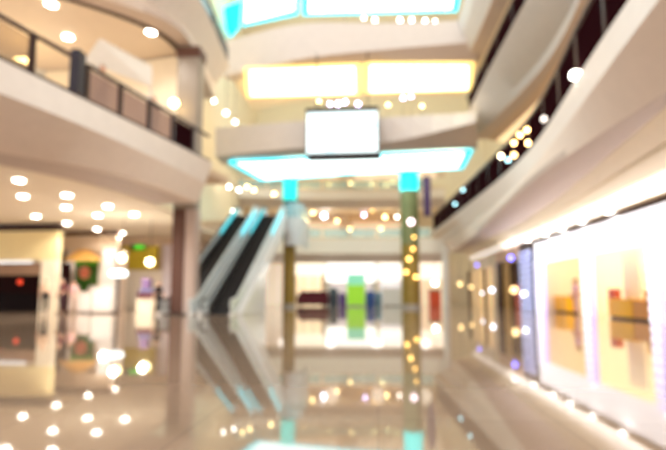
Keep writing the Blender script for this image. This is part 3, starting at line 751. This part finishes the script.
MB().box(XS+.5, XS+.85, y520+1.2, y520+3.2, .02, 1.5).build('red_cabinet', mat('brick_red_cabinet', (196, 84, 60), .5), t)
t = thing('shopfront', 'cream shop row end with warm windows, nearest the slender white pillar', 'shop', (XS, (y497+44)/2, 0))
MB().box(XS, XS+.3, y497+.02, 44, 2.9, 3.75).build('sign_band', cream, t)
MB().box(XS+.1, XS+.2, y497+.02, 44, 0, 2.9).build('window_glow', mat('warm_shop_window', (236, 204, 160), .4, emit=(255, 214, 150), estr=.35), t)
for k in range(4):
    y = y497+.3+k*3.2
    MB().box(XS-.05, XS+.1, y, y+.5, 0, 2.9).build('jamb', mat('jamb_%d' % (k % 2), [(226, 210, 190), (120, 90, 74)][k % 2], .5), t)

# ------------------------------------------------------------------ things at the far end of the hall
# maroon sofa
p0 = V(297, 305, 38.5); p1 = V(328, 305, 38.5)
t = thing('sofa', 'low maroon sofa at the far end left of the green totem', 'sofa', ((p0.x+p1.x)/2, 38.5, 0))
mar = mat('maroon_fabric', (92, 16, 34), .8, var=.1)
L_ = p1.x-p0.x
MB().rbox(p0.x+.1, p1.x-.1, 38.2, 39.1, .1, .55, .1, 4).build('seat', mar, t, True)
MB().rbox(p0.x+.05, p1.x-.05, 39.0, 39.4, .12, 1.15, .14, 4).build('backrest', mar, t, True)
for s in (p0.x, p1.x-.32): MB().rbox(s, s+.32, 38.15, 39.3, .1, .85, .12, 4).build('armrest', mar, t, True)
for sx in (p0.x+.15, p1.x-.15):
    for sy in (38.3, 39.2): MB().lathe([(.03, 0), (.045, .12)], (sx, sy, 0), 10).build('leg', darkmetal, t)
# green totem
p0 = V(347, 305, 37); p1 = V(365, 305, 37); pm = (p0.x+p1.x)/2; zt = V(356, 274, 37).z; zm = V(356, 285, 37).z
t = thing('display_totem', 'lime green display totem with mint top standing in the middle of the hall', 'totem', (pm, 37, 0))
MB().rbox(p0.x-.05, p1.x+.05, 36.95, 37.65, 0, .1, .02).build('base', grey, t)
MB().rbox(p0.x, p1.x, 37, 37.6, .1, zm, .03).build('lower_panel', mat('lime_print', (160, 220, 50), .4, emit=(160, 230, 50), estr=.25), t)
MB().rbox(p0.x, p1.x, 37, 37.6, zm, zt, .03).build('upper_panel', mat('mint_print', (150, 232, 196), .4, emit=(150, 240, 200), estr=.25), t)
# poufs
def pouf(px0, px1, py, Y, c, label):
    x0 = V(px0, 305, Y).x; x1 = V(px1, 305, Y).x; z = V(px0, py, Y).z; r = (x1-x0)/2
    t = thing('pouf', label, 'seat', ((x0+x1)/2, Y, 0), 'coloured poufs at the far end')
    MB().lathe([(r*.9, 0), (r*.98, z*.12), (r, z*.5), (r*.96, z*.82), (r*.8, z*.93)], ((x0+x1)/2, Y, 0), 24, 1, .8).build('body', mat('pouf_%d_%d' % (c[0], c[2]), c, .7), t, True)
    MB().lathe([(r*.82, z*.925), (r*.7, z*.99), (r*.2, z)], ((x0+x1)/2, Y, 0), 24, 1, .8).build('cushion_top', mat('poufc_%d_%d' % (c[0], c[2]), tuple(min(255, v+16) for v in c), .8), t, True)
pouf(329, 338.2, 288, 38.6, (74, 80, 92), 'tall slate grey pouf right of the maroon sofa')
pouf(338.5, 346.5, 293, 38.2, (104, 76, 150), 'purple pouf just left of the lime totem')
pouf(365.5, 375, 291, 38.2, (58, 88, 168), 'blue pouf just right of the lime totem')
pouf(375.5, 381.5, 292, 38.6, (84, 130, 150), 'narrow teal pouf beside the blue one')
counter(382, 402, 288, 38.5, .8, 'white counter left of the golden pillar at the far end', white, white)
p0 = V(430, 305, 39); p1 = V(441, 305, 39); zt = V(435, 289.5, 39).z
t = thing('kiosk', 'small orange red kiosk at the foot of the golden pillar', 'kiosk', ((p0.x+p1.x)/2, 39, 0))
MB().rbox(p0.x, p1.x, 39, 39.7, 0, zt-.1, .04).build('body', mat('orange_red_panel', (228, 84, 44), .5), t)
MB().rbox(p0.x-.06, p1.x+.06, 38.94, 39.76, zt-.1, zt, .03).build('top', mat('green_top', (90, 130, 60), .5), t)
# purple banner under the bridge
p0 = V(423, 177, 33); p1 = V(431, 216, 33)
t = thing('banner', 'dark purple banner hanging right of the golden pillar', 'banner', ((p0.x+p1.x)/2, 33, p1.z))
MB().box(p0.x, p1.x, 33, 33.04, p1.z, p0.z).build('cloth', mat('plum_cloth', (72, 44, 84), .7), t)
MB().tube([(p0.x-.05, 33.02, p0.z), (p1.x+.05, 33.02, p0.z)], .04).build('top_rod', darkmetal, t)
MB().tube([((p0.x+p1.x)/2, 33.02, p0.z), ((p0.x+p1.x)/2, 33.02, 9.25)], .02).build('hanger', darkmetal, t)

# ------------------------------------------------------------------ kiosk and totem upstairs on the left balcony
p0 = V(71, 300, 13.9); p1 = V(80, 300, 13.9)
def up(px, py, Y): return V(px, py, Y)
xq = byY(LT, [12.0, 12.05, 12.1])[0]-.16
t = thing('display_totem', 'dark navy totem standing in the gap of the left balcony railing', 'totem', (xq, 12.05, 6.0))
MB().rbox(xq-.17, xq+.15, 11.84, 12.26, 6.01, 6.1, .02).build('base', darkmetal, t)
MB().rbox(xq-.14, xq+.12, 11.88, 12.22, 6.1, 7.3, .03).build('panel', mat('navy_print', (34, 22, 40), .5), t)
# raised platform
t = thing('platform', 'raised wooden platform behind the left railing under the white stall', 'platform', (-9.5, 16, 5.88))
MB().prism([(-8.1, 13.5), (-7.3, 17.6), (-11, 19.5), (-12, 14.5)], 5.885, 6.3, 'z').build('base', brown, t)
MB().prism([(-8.08, 13.48), (-7.28, 17.62), (-11.02, 19.52), (-12.02, 14.48)], 6.3, 6.35, 'z').build('top', mat('honey_wood_panel', (214, 166, 112), .5, var=.2), t)
# white canopied kiosk
k0 = V(84, 46, 16.5); k1 = V(150, 74, 19.2)
t = thing('market_stall', 'stall with a long white sloping canopy behind the left railing', 'stall', ((k0.x+k1.x)/2, 16.2, 5.88))
A = [V(86, 58, 14.4), V(152, 84, 17.6)]; B = [V(100, 38, 14.9), V(152, 66, 18.0)]
MB().strip(A, B, (0, .02, -.12)).build('canopy', mat('white_canvas', (246, 236, 226), .7), t)
for q in (A[0], A[1], B[0], B[1]):
    MB().tube([(q.x-.05, q.y+.05, 6.352), (q.x-.05, q.y+.05, q.z-.05)], .035).build('post', chrome, t)
MB().strip([Vector((A[0].x-.3, A[0].y+.5, 6.355)), Vector((A[1].x-.3, A[1].y-.2, 6.355))], [Vector((A[0].x-.3, A[0].y+.5, 7.1)), Vector((A[1].x-.3, A[1].y-.2, 7.1))], (-.4, .1, 0)).build('counter', cream, t)
# long cream planter behind the railing at the far left
A = [V(-60, 6, 9.6), V(58, 70, 12.2)]
for q in A: q.z = 0
A = [Vector((q.x-.35, q.y, 0)) for q in A]
t = thing('planter', 'long cream planter box behind the railing at the far left', 'planter', tuple((A[0]+A[1])/2+Vector((0, 0, 5.88))))
MB().strip([q+Vector((0, 0, 6.6)) for q in A], [q+Vector((0, 0, 6.85)) for q in A], (-.4, .1, 0)).build('trough', cream, t)
MB().strip([q+Vector((-.03, 0, 5.885)) for q in A], [q+Vector((-.03, 0, 6.6)) for q in A], (-.34, .08, 0)).build('plinth', darkmetal, t)

# ------------------------------------------------------------------ people
def skin_mesh(verts, edges, radii, root=0, sub=1):
    me = bpy.data.meshes.new('t'); me.from_pydata(verts, edges, []); o = bpy.data.objects.new('t', me); COL.objects.link(o)
    md = o.modifiers.new('s', 'SKIN'); md.use_smooth_shade = True
    for i, sv in enumerate(me.skin_vertices[0].data):
        sv.radius = (radii[i], radii[i]) if not isinstance(radii[i], tuple) else radii[i]; sv.use_root = (i == root)
    s = o.modifiers.new('d', 'SUBSURF'); s.levels = sub; s.render_levels = sub
    dg = bpy.context.evaluated_depsgraph_get(); dg.update()
    r = bpy.data.meshes.new_from_object(o.evaluated_get(dg))
    bpy.data.objects.remove(o); bpy.data.meshes.remove(me)
    return r
skins = mat('skin', (224, 176, 146), .5)
hairm = mat('dark_hair', (38, 26, 22), .6)
eyem = mat('eye_dark', (30, 22, 20), .3)
def person(loc, rz, label, shirt, pants, hair=hairm, h=1.66, pose='stand', long_hair=False, group=None):
    k = h/1.68
    t = thing('person', label, 'person', loc, group); t.rotation_euler = (0, 0, rz)
    if pose == 'stand': legs = {s: [(s*.095, 0, .92), (s*.11, -.01, .5), (s*.115, .03, .09), (s*.12, -.13, .035)] for s in (-1, 1)}
    else: legs = {-1: [(-.095, 0, .92), (-.1, -.14, .5), (-.1, -.17, .09), (-.105, -.32, .05)], 1: [(.095, 0, .92), (.1, .07, .49), (.1, .3, .13), (.105, .2, .04)]}
    arms = {-1: [(-.17, 0, 1.38), (-.25, .03, 1.1), (-.24, -.12, .9)], 1: [(.17, 0, 1.38), (.24, .04, 1.1), (.22, -.16, .98)]}
    if pose == 'lean': arms = {s: [(s*.17, 0, 1.38), (s*.25, -.02, 1.12), (s*.14, -.26, 1.1)] for s in (-1, 1)}
    if pose == 'walk': arms = {-1: [(-.17, 0, 1.38), (-.23, .12, 1.12), (-.23, .06, .87)], 1: [(.17, 0, 1.38), (.23, -.06, 1.12), (.22, -.24, .95)]}
    V_, E_, R_ = [(0, 0, .95), (0, .01, 1.15), (0, 0, 1.34), (0, 0, 1.44), (0, -.015, 1.53)], [(0, 1), (1, 2), (2, 3), (3, 4)], [(.15, .11), (.13, .095), (.15, .1), (.052, .052), (.055, .055)]
    def chain(a, pts, rad):
        for p, r in zip(pts, rad):
            V_.append(p); R_.append(r); E_.append((a, len(V_)-1)); a = len(V_)-1
        return a
    for s in (-1, 1):
        chain(0, legs[s], [.085, .06, .042, .035])
        w = chain(2, arms[s], [.06, .043, .028])
        wp = Vector(arms[s][-1]); d = (wp-Vector(arms[s][-2])).normalized(); sd = Vector((0, 1, 0)).cross(d); sd = d.cross(Vector((s, 0, 0))).normalized()
        w = chain(w, [tuple(wp+d*.06)], [.03])
        for f, (off, ln) in enumerate([(-.028, .085), (-.01, .095), (.01, .09), (.028, .07)]):
            b = wp+d*.09+sd*off
            chain(w, [tuple(b), tuple(b+d*ln*.5-Vector((s*.008, 0, 0))), tuple(b+d*ln-Vector((s*.025, 0, 0)))], [.011, .009, .007])
        chain(w, [tuple(wp+d*.05+sd*-.045), tuple(wp+d*.09+sd*-.06)], [.011, .008])
    bm = bmesh.new(); me = skin_mesh([tuple(v*k for v in p) for p in V_], E_, [tuple(q*k for q in r) if isinstance(r, tuple) else r*k for r in R_])
    bm.from_mesh(me); bpy.data.meshes.remove(me)
    m = MB(); m.bm.free(); m.bm = bm
    hz = 1.565
    m.ball((0, -.02*k, hz*k), .108*k, .82, .95, 1.12, 16)
    m.ball((0, -.125*k, (hz-.015)*k), .018*k, .8, 1, 1.3, 8)
    for s in (-1, 1): m.ball((s*.09*k, -.01*k, hz*k), .026*k, .4, .8, 1.2, 8)
    m.ball((0, -.114*k, (hz-.055)*k), .02*k, 1.4, .4, .35, 8)
    body = _place(m, 'body', skins, t)
    m = MB()
    for s in (-1, 1): m.ball((s*.034*k, -.108*k, (hz+.012)*k), .012*k, 1, .6, .8, 8)
    _place(m, 'eyes', eyem, t)
    m = MB(); m.ball((0, .012*k, (hz+.028)*k), .116*k, .86, .95, 1.05, 16)
    bmesh.ops.delete(m.bm, geom=[v for v in m.bm.verts if v.co.y < -.055*k and v.co.z < (hz+.06)*k], context='VERTS')
    if long_hair: m.ball((0, .065*k, (hz-.12)*k), .1*k, .85, .5, 1.5, 12)
    _place(m, 'hair', hair, t)
    # shirt
    vs = [(0, 0, .93), (0, .01, 1.15), (0, 0, 1.34), (0, 0, 1.405)]; es = [(0, 1), (1, 2), (2, 3)]; rs = [(.165, .125), (.148, .112), (.166, .116), (.075, .07)]
    for s in (-1, 1):
        a = 2
        for p, r in zip(arms[s][:2], [.074, .058]):
            vs.append(p); rs.append(r); es.append((a, len(vs)-1)); a = len(vs)-1
    me = skin_mesh([tuple(v*k for v in p) for p in vs], es, [tuple(q*k for q in r) if isinstance(r, tuple) else r*k for r in rs])
    m = MB(); m.bm.from_mesh(me); bpy.data.meshes.remove(me); _place(m, 'shirt', shirt, t)
    vs = [(0, 0, .97)]; es = []; rs = [(.16, .12)]
    for s in (-1, 1):
        a = 0
        for p, r in zip(legs[s][:3], [.1, .075, .062]):
            vs.append(p); rs.append(r); es.append((a, len(vs)-1)); a = len(vs)-1
    me = skin_mesh([tuple(v*k for v in p) for p in vs], es, [tuple(q*k for q in r) if isinstance(r, tuple) else r*k for r in rs])
    m = MB(); m.bm.from_mesh(me); bpy.data.meshes.remove(me); _place(m, 'trousers', pants, t)
    for s in (-1, 1):
        a, b = Vector(legs[s][2]), Vector(legs[s][3])
        m = MB(); c = (a+b)/2; m.ball(tuple(Vector((c.x, c.y, max(.042, b.z+.01)))*k), .05*k, .95, 2.6, .84, 12); _place(m, 'shoe', black, t)
    return t
def _place(m, name, mt, t):
    bmesh.ops.recalc_face_normals(m.bm, faces=m.bm.faces)
    me = bpy.data.meshes.new(name); m.bm.to_mesh(me); m.bm.free()
    for p in me.polygons: p.use_smooth = True
    me.materials.append(mt); o = bpy.data.objects.new(name, me); COL.objects.link(o); o.parent = t; return o
def ground(px, Y): return (V(px, 300, Y).x, Y, 0)
person(ground(45, 21.6), .6, 'person in a pale tan top and black trousers by the dark left shop', mat('tan_shirt', (222, 190, 160), .8), mat('black_cloth', (26, 18, 22), .8), h=1.62, pose='walk', hair=mat('fair_hair', (222, 196, 160), .6))
person(ground(62, 21.9), -.5, 'person in a maroon top and dark trousers left of the green poster', mat('maroon_shirt', (104, 40, 48), .8), mat('plum_trousers', (60, 30, 38), .8), h=1.6, pose='stand', long_hair=True)
person(ground(73, 22.3), .2, 'person in pale pink clothes beside the maroon dressed one', mat('pink_shirt', (226, 180, 176), .8), mat('pale_trousers', (220, 196, 184), .8), h=1.5, pose='walk')
person(ground(158, 22.2), 1.2, 'person in dark clothes next to the brown column', mat('charcoal_shirt', (52, 40, 46), .8), mat('black_cloth', (26, 18, 22)), h=1.45, pose='walk')
y, z = yz(576, 300, 8.75)
person((8.75, y, 0), -PI/2, 'person in a lilac pink top inside the lit right shop', mat('lilac_shirt', (226, 180, 214), .8), mat('rose_trousers', (214, 170, 180), .8), h=1.55, pose='stand', long_hair=True)
p = V(104, 48, 15.6)
person((V(103, 60, 14.4).x, 14.4, 6.352), .5, 'person with dark hair and cream top leaning at the left balcony railing', mat('cream_shirt', (226, 206, 176), .8), mat('olive_trousers', (96, 92, 70), .8), h=1.7, pose='lean')
person((V(154, 95, 17.0).x, 17.0, 6.352), .8, 'person in dark navy clothes on the left balcony near the column', mat('navy_shirt', (40, 26, 40), .8), mat('black_cloth', (26, 18, 22)), h=1.7, pose='lean')

# ------------------------------------------------------------------ lamp light and added fill lights
def area(loc, size, power, color, rot=(0, 0, 0), sy=None):
    d = bpy.data.lights.new('cove_fill', 'AREA'); d.energy = power; d.color = color; d.size = size
    if sy: d.shape = 'RECTANGLE'; d.size_y = sy
    o = bpy.data.objects.new('cove_fill', d); o.location = loc; o.rotation_euler = rot; COL.objects.link(o); return o
def spot(loc, power, color, ang=150, r=.15):
    d = bpy.data.lights.new('down_beam', 'SPOT'); d.energy = power; d.color = color; d.spot_size = math.radians(ang); d.spot_blend = .6; d.shadow_soft_size = r
    o = bpy.data.objects.new('down_beam', d); o.location = loc; COL.objects.link(o)
def glow(loc, power, color, r=.15):
    d = bpy.data.lights.new('point_glow', 'POINT'); d.energy = power; d.color = color; d.shadow_soft_size = r
    o = bpy.data.objects.new('point_glow', d); o.location = loc; COL.objects.link(o)
WARM = (1, .94, .85)
for px, py in [(19, 180), (23, 196), (36, 216), (67, 195), (66, 207), (67, 223), (108, 206), (98, 215), (97, 229), (134, 214), (122, 233)]:
    spot(U(px, py, 4.33), 230, WARM)
for px, py in [(51, 4), (68, 37), (151, 32)]:
    spot(U(px, py, 12.15), 230, WARM)
for px, py in [(610, 212), (583, 222), (562, 229), (545, 234), (528, 240), (510, 243)]:
    spot(U(px, py, 3.66), 30, WARM, r=.1)
for y in (9, 16, 23, 30, 37):  # beams with no fixture, added to light the right gallery
    spot((8.2, y, 10.0), 120, (1, .93, .84))
for x in (-8, -4, 0, 4):
    glow((x, 44.6, 7.8), 14, (1, .9, .74), .6); glow((x, 44.6, 12.5), 20, (1, .9, .74), .6); glow((x, 38.4, 13.8), 80, (1, .9, .76), .6); glow((x, 43, 3.2), 10, (1, .95, .88), .4)  # unseen fill points at no lamp, added to brighten the far galleries
area((7.9, 20, 3.4), .25, 150, (1, .95, .9), (PI, -.5, 0), sy=24)  # unseen upward strip, added to brighten the cove bands
for px, py in [(122, 258), (150, 262)]:
    p = V(px, py, 22.3); glow((p.x, p.y-.35, p.z), 45, (1, .93, .8))
p = V(118.5, 273.5, 22.0); glow((p.x-.2, p.y-.6, p.z), 35, (1, .97, .92))

w = bpy.data.worlds.new('world'); sc.world = w; w.use_nodes = True
nt = w.node_tree; bg = nt.nodes['Background']
tc = nt.nodes.new('ShaderNodeTexCoord'); gr = nt.nodes.new('ShaderNodeSeparateXYZ'); mp = nt.nodes.new('ShaderNodeValToRGB')
mp.color_ramp.elements[0].color = (1, .92, .84, 1); mp.color_ramp.elements[1].color = (1, .975, .955, 1)
nt.links.new(tc.outputs['Generated'], gr.inputs[0]); nt.links.new(gr.outputs['Z'], mp.inputs['Fac']); nt.links.new(mp.outputs['Color'], bg.inputs['Color'])
bg.inputs['Strength'].default_value = 1.32

sc.cycles.use_denoising = True
sc.cycles.sample_clamp_indirect = 6
sc.cycles.max_bounces = 8
sc.cycles.transparent_max_bounces = 12
sc.cycles.blur_glossy = .5
sc.view_settings.view_transform = 'Standard'; sc.view_settings.look = 'None'
sc.view_settings.gamma = 1; sc.view_settings.exposure = 0.2
